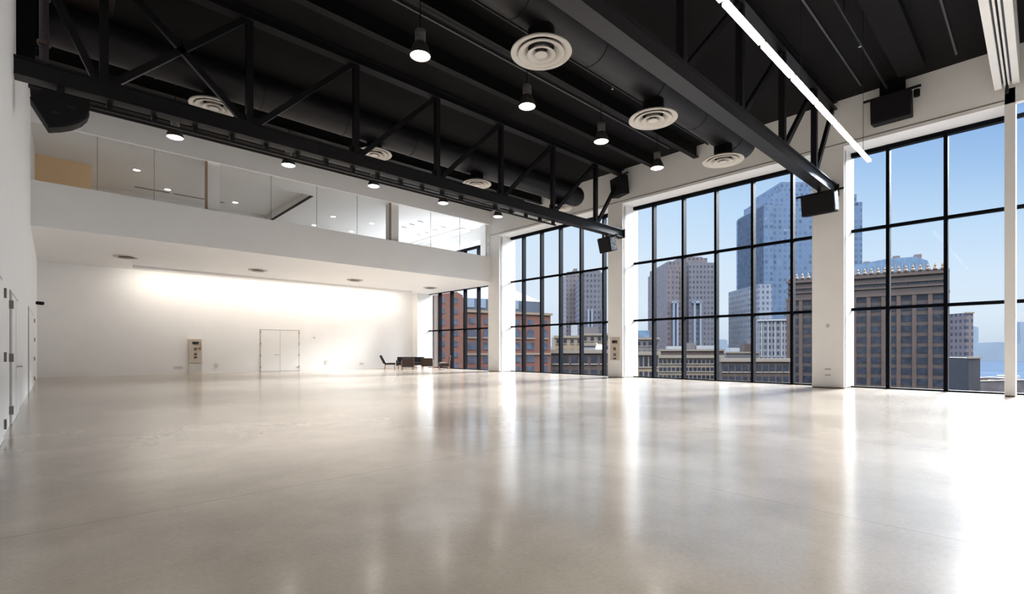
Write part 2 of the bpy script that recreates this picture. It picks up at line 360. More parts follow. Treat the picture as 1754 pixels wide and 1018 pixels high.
# double door in the back wall
r = sroot('door_5', (10.18, YB, 0)); gp = mat('door_gap2', (196, 190, 182), 0.7)
build('frame', B((-1.16, -1.11, -0.012, 0, 0, 2.55), (1.11, 1.16, -0.012, 0, 0, 2.55), (-1.16, 1.16, -0.012, 0, 2.5, 2.55), (-0.01, 0.01, -0.034, 0, 0, 2.5)), gp, r)
for s in (-1, 1):
    build('leaf', B(tuple(sorted((s * 0.012, s * 1.1))) + (-0.03, 0, 0.02, 2.49)), white2, r)
    for z in (2.38, 1.68, 0.98, 0.27): build('hinge', B(tuple(sorted((s * 1.09, s * 1.15))) + (-0.06, 0, z - 0.06, z + 0.06)), mat('pale_hinge', (160, 156, 152), 0.4, metal=0.3), r)
build('door_handle', T(tube, [(-0.12, -0.03, 1.02), (-0.12, -0.09, 1.02), (-0.32, -0.09, 1.02)], 0.018), mat('pale_hinge', (160, 156, 152)), r, smooth=True)
tag(build('wall_sensor', T(lathe, [(0.0, 0), (0.05, 0), (0.05, 0.03), (0, 0.03)], 20), mat('plate_grey', (178, 178, 182))), 'small round sensor on the back wall right of the double door', 'sensor')
o = bpy.data.objects['wall_sensor']; o.rotation_euler = (PI / 2, 0, 0); o.location = (12.25, YB, 2.09)
def plate(x, z, label, sx=0.09, sz=0.13): tag(build('wall_outlet', B((x - sx, x + sx, YB - 0.015, YB, z - sz, z + sz)), mat('outlet_plate', (206, 203, 200), 0.5)), label, 'outlet')
plate(4.95, 0.36, 'wide floor-level outlet plate on the back wall, left of the panel', 0.2, 0.07)
plate(6.75, 0.4, 'floor-level outlet plate on the back wall, just right of the panel')
plate(13.05, 0.5, 'tall outlet plate on the back wall, between double door and chairs')
plate(15.5, 0.38, 'outlet plate on the back wall, nearest the lounge chairs', 0.14, 0.06)

# switch panels
def panel(loc, rz, label, w_, body=True):
    p = thing('switch_panel', label, 'panel', loc, rz); h2 = w_ / 2
    if body: build('pedestal', B((-h2, h2, -0.14, 0, 0, 0.58)), mat('pedestal_white', (206, 202, 196), 0.5), p)
    build('face_plate', B((-h2, h2, -0.16 if body else -0.025, 0, 0.6 if body else 0.82, 1.9)), beige, p, bevel=0.004)
    y = -0.16 if body else -0.025
    build('display', B((-0.14, 0.14, y - 0.02, y, 1.62, 1.76)), mat('display_black', (30, 28, 36), 0.2), p)
    for z, s in ((1.36, 0.07), (1.08, 0.065)):
        build('socket', B((-s, s, y - 0.015, y, z - s, z + s)), mat('socket_grey', (92, 88, 86), 0.4), p)
    build('socket', B((-0.08, 0.08, y - 0.015, y, 0.86, 0.94)), mat('socket_dark', (62, 60, 66), 0.4), p)
    if body:
        c = T(tube, [(0.2, y - 0.03, 1.78), (0.23, y - 0.04, 1.6), (0.22, y - 0.04, 1.42)], 0.012); box(c, 0.15, 0.25, y - 0.05, y, 1.32, 1.44)
        build('handset', c, mat('brass_dull', (138, 104, 74), 0.4), p)
    return p
panel((5.72, YB, 0), 0, 'beige switch panel with black display standing against the back wall', 0.6)
panel((XW, 13.79, 0), -PI / 2, 'beige switch panel with black display on the white column', 0.52, False)

# ------------------------------------------------------------------ ceiling works
def beam(y, z0=9.25):
    b = B((XL, XW, y - 0.01, y + 0.01, z0, ZC), (XL, XW, y - 0.11, y + 0.11, z0, z0 + 0.025)); return b
for y, l in ((7.95, 'black ceiling beam beside the nearer round duct'), (9.75, 'black ceiling beam above the row of three bright pendants'), (11.5, 'black ceiling beam just in front of the farther truss'),
             (16.3, 'black ceiling beam just behind the farther truss'), (18.6, 'black ceiling beam above the row of lamps before the mezzanine'), (20.8, 'black ceiling beam closest to the mezzanine wall')):
    tag(build('ceiling_beam', beam(y), mat('beam_black', (17, 16, 17), 0.55, spec=0.2)), l, 'beam')
for y, l in ((1.66, 'thin black conduit on the ceiling, nearer the white partition track'), (3.92, 'thin black conduit on the ceiling beside the glowing linear lamp'), (10.6, 'thin black conduit on the ceiling between the two bays of pendants')):
    tag(build('conduit', T(tube, [(XL, y, ZC - 0.03), (XW - 0.9, y, ZC - 0.03), (XW - 0.7, y, ZC - 0.03)], 0.028, 8), mat('conduit_grey', (70, 72, 76), 0.4)), l, 'conduit')
tag(build('flat_duct', B((XL, 18.6, 2.3, 2.95, 9.5, ZC - 0.002)), blackc), 'shallow black rectangular duct on the ceiling above the box loudspeaker', 'duct')

def truss(yc, label, tops):
    t = thing('roof_truss', label, 'truss', (XL, yc, 6.55)); o = Vector((XL, yc, 6.55)); L = XW - XL
    b = B((0, L, -0.17, 0.17, 0, 0.03), (0, L, -0.17, 0.17, 0.33, 0.36), (0, L, -0.11, -0.09, 0.03, 0.33), (0, L, 0.09, 0.11, 0.03, 0.33))
    build('bottom_chord', b, blackm, t)
    build('top_chord', B((0, L, -0.15, 0.15, 2.92, 2.95), (0, L, -0.15, 0.15, 3.15, 3.19), (0, L, -0.015, 0.015, 2.95, 3.15)), blackm, t)
    xs = [0.78 + 2.79 * i for i in range(7)]
    for x in xs:
        build('vertical', B((x - o.x - 0.075, x - o.x + 0.075, -0.08, 0.08, 0.36, 2.92)), blackm, t)
    def dg(x0, z0, x1, z1): build('diagonal', T(bar, (x0 - o.x, 0, z0), (x1 - o.x, 0, z1), 0.11, 0.14), blackm, t)
    dg(XL + 0.1, 2.92, xs[0] - 0.12, 0.36); dg(xs[0], 2.92, xs[1] - 0.1, 0.36)
    for i in range(6): dg(xs[i] + 0.12, 0.36, xs[i + 1] - 0.1, 2.92)
    dg(xs[6] + 0.12, 0.36, XW - 0.05, 2.92)
    for x in xs: build('gusset_plate', B((x - o.x - 0.2, x - o.x + 0.24, -0.012, 0.012, 0.36, 0.58)), blackm, t)
    build('end_plate', B((L - 0.03, L + 0.01, -0.2, 0.2, -0.02, 0.38)), blackm, t)
    return t
truss(4.88, 'nearer black steel roof truss running toward the wide column', None)
truss(13.42, 'farther black steel roof truss crossing the room before the mezzanine', None)
# lighting rail under the farther truss
rl = thing('track_rail', 'thin black track rail clipped under the farther roof truss', 'rail', (XL, 13.55, 6.38))
build('rail', B((0.4, 11.0, -0.03, 0.03, 0, 0.05), (11.9, 15.6, -0.03, 0.03, 0, 0.05), (0.4, 15.6, 0.05, 0.08, 0.02, 0.07)), blackm, rl)
for i in range(20):
    x = 0.6 + i * 0.78
    if not 10.9 < x < 12.0: build('clip', B((x, x + 0.1, -0.035, 0.09, 0.03, 0.17)), blackm, rl)

# round ducts
def duct(y, zc, x1, label):
    d = thing('round_duct', label, 'duct', (XL + 0.02, y, zc)); r = 0.45
    pts = [(0, 0, 0), (x1 - XL - 0.4, 0, 0)]
    bm = T(tube, pts, r, 40)
    x_ = x1 - XL - 0.4; prev = None
    rings = []
    for k in range(7):                                            # rounded closed end
        a = k / 6 * PI / 2
        rings.append([bm.verts.new((x_ + math.sin(a) * 0.35, math.cos(2 * PI * i / 40) * r * max(math.cos(a), 0.02), math.sin(2 * PI * i / 40) * r * max(math.cos(a), 0.02))) for i in range(40)])
    for q in range(6):
        for i in range(40): bm.faces.new((rings[q][i], rings[q][(i + 1) % 40], rings[q + 1][(i + 1) % 40], rings[q + 1][i]))
    build('pipe', bm, ductm, d, smooth=True)
    for k in range(1, int((x1 - XL) / 2.4) + 1):
        rb = bmesh.new(); n = 40
        a = [[rb.verts.new((k * 2.4 + dx, math.cos(2 * PI * i / n) * rr, math.sin(2 * PI * i / n) * rr)) for i in range(n)] for dx, rr in ((-0.025, r), (-0.025, r + 0.012), (0.025, r + 0.012), (0.025, r))]
        for q in range(3):
            for i in range(n): rb.faces.new((a[q][i], a[q][(i + 1) % n], a[q + 1][(i + 1) % n], a[q + 1][i]))
        build('joint_band', rb, ductm, d, smooth=True)
    return d
duct(7.0, 8.28, 17.6, 'nearer black round air duct with three white diffusers')
duct(14.9, 8.5, 18.3, 'farther black round air duct behind the truss with small diffusers')

def diffuser(label, scale=1.0):
    t = thing('air_diffuser', label, 'diffuser', (0, 0, 0), 0, 'round ceiling air diffusers')
    s = scale
    build('collar', T(lathe, [(0.27 * s, 0.48), (0.27 * s, 0.12), (0.25 * s, 0.12)], 32), blackc, t, smooth=True)
    build('outer_ring', T(lathe, [(0.25 * s, 0.17), (0.29 * s, 0.16), (0.40 * s, 0.08), (0.60 * s, 0.03), (0.615 * s, 0.0), (0.60 * s, -0.015), (0.53 * s, -0.005), (0.44 * s, 0.05), (0.34 * s, 0.12)], 48), diffm, t, smooth=True)
    build('middle_ring', T(lathe, [(0.30 * s, 0.11), (0.37 * s, 0.05), (0.455 * s, 0.005), (0.46 * s, -0.02), (0.40 * s, -0.015), (0.31 * s, 0.04), (0.26 * s, 0.10)], 48, closed=True), diffm, t, smooth=True)
    build('inner_ring', T(lathe, [(0.17 * s, 0.08), (0.22 * s, 0.02), (0.28 * s, -0.03), (0.285 * s, -0.045), (0.23 * s, -0.04), (0.15 * s, 0.02), (0.13 * s, 0.08)], 40, closed=True), diffm, t, smooth=True)
    build('centre_cone', T(lathe, [(0.0, 0.03), (0.05 * s, 0.02), (0.12 * s, -0.03), (0.13 * s, -0.05), (0.0, -0.055)], 32), diffm, t, smooth=True)
    build('throat', T(lathe, [(0.0, 0.16), (0.25 * s, 0.16), (0.25 * s, 0.12)], 32), dark, t)
    return t
d0 = diffuser('largest white air diffuser, on the nearer duct above the first pendants', 1.02)
d0.location = (7.33, 7.0, 7.4)
dup(d0, (11.6, 7.0, 7.4), 'white air diffuser second along the nearer duct, above the middle of the nearer truss')
dup(d0, (15.8, 7.0, 7.4), 'white air diffuser at the closed end of the nearer duct')
e0 = diffuser('white air diffuser crossed by a truss diagonal, closest to the left wall', 0.92); e0.location = (3.1, 14.9, 7.72)
dup(e0, (7.7, 14.9, 7.72), 'white air diffuser second from the left, half hidden by the farther truss')
dup(e0, (12.0, 14.9, 7.72), 'white air diffuser third along the farther duct, left of the last trusswork')
dup(e0, (16.8, 14.9, 7.72), 'white air diffuser at the window end of the farther duct')

# pendants
def pendant(label):
    t = thing('pendant_lamp', label, 'lamp', (0, 0, 0), 0, 'pendant lamps in rows under the black ceiling')
    build('stem', T(tube, [(0, 0, 0.55), (0, 0, ZC - 7.75)], 0.012, 8), blackm, t)
    cap = T(lathe, [(0.0, 0.58), (0.10, 0.57), (0.115, 0.55), (0.115, 0.48), (0.10, 0.475), (0.115, 0.465), (0.115, 0.38), (0.10, 0.375), (0.115, 0.365), (0.115, 0.30), (0.09, 0.29)], 32)
    build('ballast_cap', cap, mat('cap_metal', (150, 148, 145), 0.35, metal=0.6), t, smooth=True)
    build('shade', T(lathe, [(0.09, 0.30), (0.13, 0.28), (0.17, 0.2), (0.215, 0.08), (0.225, 0.0), (0.215, 0.0), (0.20, 0.07), (0.12, 0.26)], 40), greyp, t, smooth=True)
    build('lens', T(lathe, [(0.0, -0.035), (0.09, -0.03), (0.17, -0.012), (0.212, 0.012), (0.212, 0.03), (0.0, 0.03)], 40), lensm, t, smooth=True)
    ld = bpy.data.lights.new('lamp_light', 'SPOT'); ld.energy = P_PENDANT; ld.color = SOFT; ld.spot_size = math.radians(150); ld.spot_blend = 0.8; ld.shadow_soft_size = 0.2
    lo = bpy.data.objects.new('lamp_light', ld); COL.objects.link(lo); lo.parent = t; lo.location = (0, 0, -0.06)
    return t
p0 = pendant('largest bright pendant lamp, left of the largest air diffuser'); p0.location = (5.87, 9.25, 7.72)
for x, l in ((9.15, 'bright pendant lamp directly below the largest air diffuser'), (12.36, 'bright pendant lamp left of the second air diffuser'), (15.6, 'bright pendant lamp close to the window wall, right of the farther truss')):
    dup(p0, (x, 9.25, 7.72), l)
for x, l in ((2.72, 'pendant lamp over the mezzanine, closest to the fan-shaped loudspeaker'), (6.04, 'second pendant lamp from the left before the mezzanine wall'),
             (9.28, 'third pendant lamp from the left before the mezzanine wall'), (12.6, 'fourth pendant lamp before the mezzanine, partly behind the track rail'), (15.82, 'pendant lamp before the mezzanine, closest to the windows')):
    dup(p0, (x, 18.0, 7.78), l)

# linear lamp
ll = thing('linear_lamp', 'long glowing linear lamp hanging toward the right window', 'lamp', (-0.2, 3.0, 6.1))
xs = [6.81, 8.2, 9.57, 10.94, 12.2, 13.5, 15.29]
xs = [6.81 - 1.42 * k for k in range(4, 0, -1)] + xs
for a, b in zip(xs[:-1], xs[1:]):
    build('lamp_tube', B((a + 0.2 + 0.03, b + 0.2 - 0.07, -0.042, 0.042, 0.0, 0.05)), tubem, ll)
build('housing', B((xs[0] + 0.2, xs[-1] + 0.2, -0.012, 0.012, 0.05, 0.10)), mat('housing_white', (210, 205, 198), 0.5), ll)
for x in (2.0, 6.0, 10.0, 14.6): build('suspension_cable', T(tube, [(x + 0.2, 0, 0.12), (x + 0.2, 0, ZC - 6.11)], 0.005, 6), blackm, ll)

# partition track across the room
pt = thing('partition_track', 'white ribbed partition track hanging from the ceiling at right', 'track', (XL, 0.66, 8.6))
Lx = 19.35 - XL
build('track_body', B((0, Lx, -0.24, -0.10, 0.02, 1.15), (0, Lx, -0.06, -0.02, 0.0, 1.15), (0, Lx, 0.02, 0.06, 0.0, 1.15), (0, Lx, 0.10, 0.25, -0.02, 1.15)), white2, pt, bevel=0.004)
build('track_slot', B((0, Lx, -0.10, -0.06, 0.12, 1.15), (0, Lx, 0.06, 0.10, 0.12, 1.15)), mat('slot_grey', (96, 100, 116), 0.6), pt)
build('centre_slot', B((0, Lx, -0.02, 0.02, 0.06, 1.15)), dark, pt)
build('end_hanger', B((Lx - 0.15, Lx + 0.05, -0.03, 0.03, -0.18, 0.05)), dark, pt)

# loudspeakers
def box_speaker(name, label, loc, rz, tilt, w_, h_, d_):
    t = thing(name, label, 'loudspeaker', loc, rz)
    b = B((-w_ / 2, w_ / 2, 0.0, d_, -h_ / 2, h_ / 2))
    bmesh.ops.rotate(b, verts=b.verts, cent=(0, 0, 0), matrix=Matrix.Rotation(tilt, 3, 'X')); build('cabinet', b, spk, t, bevel=0.02)
    g = B((-w_ / 2 + 0.03, w_ / 2 - 0.03, -0.02, 0.0, -h_ / 2 + 0.03, h_ / 2 - 0.03))
    bmesh.ops.rotate(g, verts=g.verts, cent=(0, 0, 0), matrix=Matrix.Rotation(tilt, 3, 'X')); build('grille', g, spk2, t)
    build('hanging_bar', B((-w_ / 2 - 0.22, w_ / 2 + 0.22, d_ / 2 - 0.03, d_ / 2 + 0.03, h_ / 2 + 0.03, h_ / 2 + 0.09)), blackm, t)
    return t
s1 = box_speaker('loudspeaker', 'boxy black loudspeaker hung above the right window', (18.9, 3.2, 8.82), -PI / 2, 0.1, 1.0, 0.8, 0.45)
build('hanger', B((-0.3, 0.35, 0.2, 0.26, 0.45, 0.93)), blackc, s1)
build('side_lamp', T(tube, [(0.62, 0.2, 0.35), (0.62, 0.2, 0.15)], 0.08, 12), spk, s1)
s2 = box_speaker('loudspeaker', 'boxy black loudspeaker at the window end of the farther truss', (18.95, 13.35, 8.82), -PI / 2 - 0.35, 0.12, 0.85, 0.85, 0.4)

def fan_speaker(label, loc, rz, flip, tilt=0.0, s=1.0):
    """cabinet with a wedge outline and a curved grille underneath, hung from a truss chord"""
    t = thing('loudspeaker', label, 'loudspeaker', loc, rz)
    out = [(-0.45, -0.12), (-0.22, 0.10), (0.42, 0.10), (0.42, -0.08)]
    arc = [(0.39, -0.20), (0.30, -0.33), (0.17, -0.44), (0.0, -0.53), (-0.19, -0.60)]
    out = [(x * flip * s, z * s) for x, z in out + arc]
    d = 0.42 * s
    b = T(prism, out, 'y', -d / 2, d / 2); build('cabinet', b, spk, t, bevel=0.01)
    band = [(x * flip * s, z * s) for x, z in [(0.42, -0.08)] + arc]
    g = bmesh.new()
    for (xa, za), (xb, zb) in zip(band[:-1], band[1:]):
        n = Vector((-(zb - za), 0, xb - xa)).normalized() * 0.012
        if n.z > 0: n = -n
        vs = [g.verts.new(p) for p in ((xa + n.x, -d / 2 + 0.03, za + n.z), (xb + n.x, -d / 2 + 0.03, zb + n.z), (xb + n.x, d / 2 - 0.03, zb + n.z), (xa + n.x, d / 2 - 0.03, za + n.z))]
        g.faces.new(vs)
    build('grille', g, spk2, t)
    for x, z in ((-0.08, -0.3), (0.14, -0.12)): build('handle_recess', B((x * flip * s - 0.06, x * flip * s + 0.06, -d / 2 - 0.006, -d / 2 + 0.01, z * s - 0.025, z * s + 0.025)), dark, t)
    build('bracket', B((-0.05, 0.05, -0.04, 0.04, 0.08 * s, 0.30), (-0.3, 0.3, -0.03, 0.03, 0.10 * s, 0.10 * s + 0.03)), blackm, t)
    t.rotation_euler = (0, tilt, rz)
    return t
fan_speaker('fan-shaped black loudspeaker under the truss beside the left wall', (0.12, 13.35, 6.25), 0, 1, 0.0)
mott = mat('mottled_plate', (150, 158, 172), 0.4, noise=(14, 0.45))
s3 = box_speaker('loudspeaker', 'small black loudspeaker under the truss end, beside the panelled column', (18.05, 13.35, 5.99), math.radians(-98), 0.28, 0.72, 0.66, 0.42)
s4 = box_speaker('loudspeaker', 'black loudspeaker under the nearer truss end, before the wide column', (18.05, 4.95, 6.02), math.radians(-93), 0.16, 0.95, 0.66, 0.42)
for q, wd in ((s3, 0.36), (s4, 0.475)):
    g = B((wd, wd + 0.02, 0.04, 0.38, -0.28, 0.28)); bmesh.ops.rotate(g, verts=g.verts, cent=(0, 0, 0), matrix=Matrix.Rotation(0.2, 3, 'X')); build('side_panel', g, mott, q)
    build('bracket', B((-0.04, 0.04, 0.15, 0.25, 0.3, 0.575)), blackm, q)

# upper left clutter
tag(build('equipment_box', B((-0.04, 1.0, 13.7, 14.7, 8.98, 9.4)), mat('brown_box', (48, 40, 38), 0.5)), 'dark brown equipment box high in the upper left corner', 'box')
pp = thing('vertical_pipe', 'dark vertical pipe rising from the truss next to the left wall', 'pipe', (-0.13, 13.2, 6.9))
build('pipe', T(tube, [(0, 0, 0), (0, 0, 2.85)], 0.07, 14), mat('pipe_dark', (44, 38, 42), 0.45), pp, smooth=True)
for z in (0.35, 1.25, 2.3): build('coupling', T(lathe, [(0.07, -0.04), (0.1, -0.04), (0.1, 0.04), (0.07, 0.04)], 16, (0, 0, z)), mat('coupling', (60, 46, 40), 0.45), pp, smooth=True)
tag(build('upright_bracket', B((XL, XL + 0.28, 14.15, 14.3, 6.95, 9.7), (XL, XL + 0.48, 14.25, 14.31, 7.6, 9.7)), blackc), 'black stepped upright against the left wall behind the farther truss', 'bracket')

# sprinkler line
sp_ = thing('sprinkler_pipe', 'thin black sprinkler pipe with small heads near the ceiling', 'pipe', (XL, 8.9, 9.35))
build('pipe', T(tube, [(0.2, 0, 0), (19.3, 0, 0)], 0.03, 8), blackm, sp_)
for x in (2.5, 8.5, 14.5): build('hanger_rod', T(tube, [(x, 0, 0), (x, 0, 0.40)], 0.008, 6), blackm, sp_)
for x in (4.0, 7.0, 10.0, 13.0, 16.0): build('sprinkler_head', T(lathe, [(0.0, -0.12), (0.035, -0.115), (0.012, -0.1), (0.018, 0.0)], 12, (x, 0, 0)), chrome, sp_)
sp2 = dup(sp_, (XL, 16.9, 9.35), 'thin black sprinkler pipe with small heads behind the farther truss')
sp_['group'] = sp2['group'] = 'sprinkler pipes'
sp3 = dup(sp_, (XL, 3.25, 9.35), 'thin black sprinkler pipe with small heads beside the shallow flat duct', group='sprinkler pipes')

# ------------------------------------------------------------------ mezzanine details
def downlight(label, loc, power=P_DOWN, r=0.09, rim=0.13):
    t = thing('downlight', label, 'downlight', loc, 0, 'recessed downlights in the mezzanine ceiling')
    build('trim_ring', T(lathe, [(r, 0.0), (rim, 0.0), (rim, -0.012), (r, -0.018), (r, 0.0)], 24), white2, t)
    build('lens', T(lathe, [(0.0, -0.012), (r, -0.012), (r, -0.004), (0, -0.004)], 24), downm, t)
    ld = bpy.data.lights.new('lamp_light', 'SPOT'); ld.energy = power; ld.color = WARM; ld.spot_size = math.radians(140); ld.spot_blend = 0.7; ld.shadow_soft_size = 0.08
    lo = bpy.data.objects.new('lamp_light', ld); COL.objects.link(lo); lo.parent = t; lo.location = (0, 0, -0.05)
    return t
dl = downlight('leftmost downlight in the mezzanine ceiling, below the fan-shaped loudspeaker', (1.25, 25.6, 9.40), r=0.13, rim=0.17)
for x, y, z, l in ((2.75, 27.7, 9.40, 'brightest starlike downlight above the left end of the mezzanine'), (4.3, 25.6, 9.40, 'downlight just left of the first mezzanine post'),
                   (4.22, 30.0, 9.40, 'downlight above the dark ceiling slot, left of the first post'), (7.25, 25.6, 9.40, 'downlight right of the first mezzanine post'),
                   (7.3, 30.1, 9.40, 'downlight low behind the mezzanine front, right of the first post'), (11.8, 27.8, 9.0, 'brighter downlight in the lower white ceiling beyond the dark edge'),
                   (11.75, 30.5, 9.0, 'downlight next to the dark ceiling edge, close to the front'), (14.15, 27.7, 9.0, 'downlight just left of the second mezzanine post'),
                   (14.15, 30.5, 9.0, 'downlight low behind the front, left of the second post')):
    dup(dl, (x, y, z), l)
# dark linear air slots
def air_slot(x0, x1, y, z, label): return tag(build('air_slot', B((x0, x1, y - 0.05, y + 0.05, z - 0.012, z)), mat('slot_dark', (60, 56, 56), 0.6)), label, 'air slot')
air_slot(2.95, 4.4, 30.6, 9.4, 'dark linear air slot in the left mezzanine ceiling')
air_slot(4.55, 6.9, 30.6, 9.4, 'longer dark linear air slot passing behind the first mezzanine post')
for k in range(4):
    wh = ('first', 'second', 'third', 'last')[k]
    air_slot(15.9, 16.25, 25.3 + k * 0.95, 9.0, 'short dark slot in the white mezzanine ceiling, %s from the front in the inner row' % wh)['group'] = 'inner row of ceiling slots'
    air_slot(17.7, 18.05, 25.5 + k * 0.95, 9.0, 'short dark slot in the white mezzanine ceiling, %s from the front in the window-side row' % wh)['group'] = 'window-side row of ceiling slots'
for x0 in (18.7, 19.3): tag(build('ceiling_cove', B((x0, x0 + 0.25, 24.65, YB, 8.88, 9.0)), white2), 'white step in the mezzanine ceiling running beside the windows, ' + ('inner one' if x0 < 19 else 'next to the glass'), 'ceiling step')
# underside of the mezzanine
def vent(x, label):
    t = thing('ceiling_vent', label, 'vent', (x, 27.65, ZM), 0, 'round vents under the mezzanine')
    build('ring', T(lathe, [(0.2, -0.01), (0.32, -0.03), (0.44, -0.05), (0.46, 0.0)], 40), diffm, t, smooth=True)
    build('cone', T(lathe, [(0.0, -0.02), (0.2, -0.02), (0.3, -0.06), (0.28, -0.07), (0.0, -0.05)], 32), mat('vent_dark', (110, 96, 86), 0.5), t, smooth=True)
    return t
for x, l in ((2.38, 'round vent under the mezzanine, closest to the left wall'), (7.76, 'round vent under the mezzanine, second from the left'), (13.05, 'round vent under the mezzanine, third from the left'), (18.3, 'round vent under the mezzanine, closest to the windows')): vent(x, l)
# wall-wash slot under the mezzanine by the back wall
wsh = thing('wall_washer', 'long recessed warm lamp washing the top of the back wall', 'lamp', (2.9, 30.5, ZM))
build('baffle', B((-0.05, 15.65, -0.20, -0.16, -0.11, 0.0)), white2, wsh)
for k in range(6):
    a = k * 2.6
    build('lamp_section', B((a, a + 2.4, -0.05, 0.05, -0.015, 0.0)), washm, wsh)
    ld = bpy.data.lights.new('wash_light', 'AREA'); ld.shape = 'RECTANGLE'; ld.size = 2.4; ld.size_y = 0.1; ld.energy = P_WASH / 6; ld.color = WARM
    lo = bpy.data.objects.new('wash_light', ld); COL.objects.link(lo); lo.parent = wsh; lo.location = (a + 1.2, 0, -0.03); lo.rotation_euler = (math.radians(18), 0, 0)

# ------------------------------------------------------------------ lounge furniture
def rbox(b, *a): box(b, *a); return b
def easy_chair(label, loc, rz):
    t = thing('lounge_chair', label, 'chair', loc, rz)
    build('seat', B((-0.34, 0.34, -0.36, 0.36, 0.30, 0.42)), leather, t, bevel=0.03)
    build('backrest', T(prism, [(0.20, 0.36), (0.44, 0.36), (0.70, 0.90), (0.62, 0.96), (0.52, 0.92)], 'x', -0.33, 0.33), leather, t, bevel=0.03)
    for sx in (-1, 1):
        build('leg', T(bar, (sx * 0.3, -0.3, 0), (sx * 0.3, -0.28, 0.31), 0.035, 0.035), woodm, t)
        build('leg', T(bar, (sx * 0.3, 0.38, 0), (sx * 0.3, 0.30, 0.31), 0.035, 0.035), woodm, t)
    return t
easy_chair('dark high-backed lounge chair left of the group, facing the windows', (17.0, 30.6, 0), math.radians(58))
def armchair(label, loc, rz):
    t = thing('armchair', label, 'armchair', loc, rz)
    build('seat', B((-0.30, 0.30, -0.34, 0.30, 0.20, 0.42)), brownl, t, bevel=0.03)
    build('backrest', B((-0.40, 0.40, 0.26, 0.40, 0.18, 0.76)), brownl, t, bevel=0.04)
    for sx in (-1, 1):
        build('armrest', B(tuple(sorted((sx * 0.30, sx * 0.40))) + (-0.36, 0.30, 0.18, 0.60)), brownl, t, bevel=0.03)
        for y in (-0.3, 0.34): build('leg', T(bar, (sx * 0.35, y, 0), (sx * 0.35, y, 0.19), 0.05, 0.05), woodm, t)
    return t
armchair('brown leather armchair seen from behind, left of the pair', (17.35, 28.9, 0), math.radians(156))
armchair('brown leather armchair seen from behind, right of the pair', (18.75, 28.6, 0), math.radians(138))
t = thing('sofa', 'low dark blue-black sofa behind the two brown armchairs', 'sofa', (18.45, 30.3, 0), math.radians(-32))
build('seat', B((-0.9, 0.9, -0.4, 0.3, 0.24, 0.44)), leather, t, bevel=0.04)
build('backrest', B((-0.95, 0.95, 0.24, 0.42, 0.3, 0.82)), mat('navy_leather', (26, 28, 40), 0.4), t, bevel=0.05)
for s in (-1, 1):
    build('armrest', B(tuple(sorted((s * 0.9, s * 1.0))) + (-0.4, 0.36, 0.2, 0.6)), leather, t, bevel=0.03)
    for y in (-0.34, 0.34): build('leg', T(bar, (s * 0.85, y, 0), (s * 0.85, y, 0.25), 0.05, 0.05), woodm, t)
t = thing('lounge_chair', 'brown lounge chair with pale cushion beside the window, facing left', 'chair', (19.15, 27.2, 0), math.radians(-122))
build('seat', B((-0.34, 0.34, -0.40, 0.30, 0.20, 0.40)), brownl, t, bevel=0.03)
build('cushion', B((-0.28, 0.28, -0.34, 0.22, 0.40, 0.48)), cushion, t, bevel=0.03)
build('backrest', T(prism, [(0.22, 0.3), (0.30, 0.3), (0.42, 0.93), (0.30, 0.95)], 'x', -0.32, 0.32), mat('taupe_fabric', (112, 96, 86), 0.8), t, bevel=0.03)
for sx in (-1, 1):
    for y in (-0.34, 0.28): build('leg', T(bar, (sx * 0.3, y, 0), (sx * 0.3, y, 0.22), 0.04, 0.04), woodm, t)

# ------------------------------------------------------------------ the city outside
ZG = -26.0
ALB = 0.30          # city colours scaled down to offset the strong sky and sun
struct('ground', B((21.5, 3500, -2500, 3500, ZG - 1, ZG)), mat('city_ground', (84, 88, 96), 0.9, noise=(0.02, 0.15)))
def root_between(name, pxa, da, pxb, db, label, cat='building'):
    A = at(pxa, da); Bp = at(pxb, db); v = Bp - A; ang = math.atan2(v.y, v.x)
    t = thing(name, label, cat, (A.x, A.y, ZG), ang); return t, v.length
def hbox(x0, x1, y0, y1, z0, z1): return B((x0, x1, y0, y1, z0 - ZG, z1 - ZG))

# big brown office block
t, W = root_between('office_block', 1350, 128, 1621, 110, 'broad dark brown office block filling the right window')
brown = facade('brown_facade', (70, 55, 51), (60, 68, 86), 2.9, 2.45, 0.0, 0.0, amt=0.2)
topz = zt(460, 110)
build('tower_body', hbox(0, W, 0, 30, ZG, topz), brown, t)
wm = mat('office_glass', (52, 60, 78), 0.25, noise=(0.8, 0.35)); spn = mat('brown_band', (74, 58, 54), 0.6, noise=(1, 0.15))
rib = mat('brown_rib', (88, 66, 56), 0.6, noise=(1, 0.15))
nc = 11; cw = W / nc
for r_ in range(9):
    z1 = topz - 5.2 - r_ * 2.45
    for c in range(nc):
        build('window_band', hbox(c * cw + 0.5, (c + 1) * cw - 0.35, -0.06, 0.05, z1 - 1.55, z1), wm, t)
for c in range(nc + 1): build('pilaster', hbox(c * cw - 0.36, c * cw + 0.42, -0.45, 0.0, ZG, topz - 4.9), rib, t)
for z, h_, p in ((topz - 0.5, 0.5, 0.5), (topz - 2.2, 0.3, 0.3), (topz - 3.4, 0.3, 0.3), (topz - 4.9, 0.6, 0.55)): build('cornice', hbox(-p, W + p, -p, 0.0, z - h_, z), rib, t)
for k in range(44):
    z0 = topz - 3.3 - (0 if k % 2 else 0); x = k * W / 44
    if k % 1 == 0 and k < 44: build('attic_window', hbox(x + 0.15, x + 0.65, -0.05, 0.02, z0 + 0.2, z0 + 1.0), wm, t)
gold = mat('gold_finial', (140, 108, 72), 0.6)
for k in range(24):
    x = 0.6 + k * (W - 1.2) / 23; f_ = T(lathe, [(0.38, 0), (0.38, 0.35), (0.2, 0.6), (0.25, 0.9), (0.06, 1.4), (0.0, 1.45)], 8, (x, 0.1, topz - ZG)); build('finial', f_, gold, t)
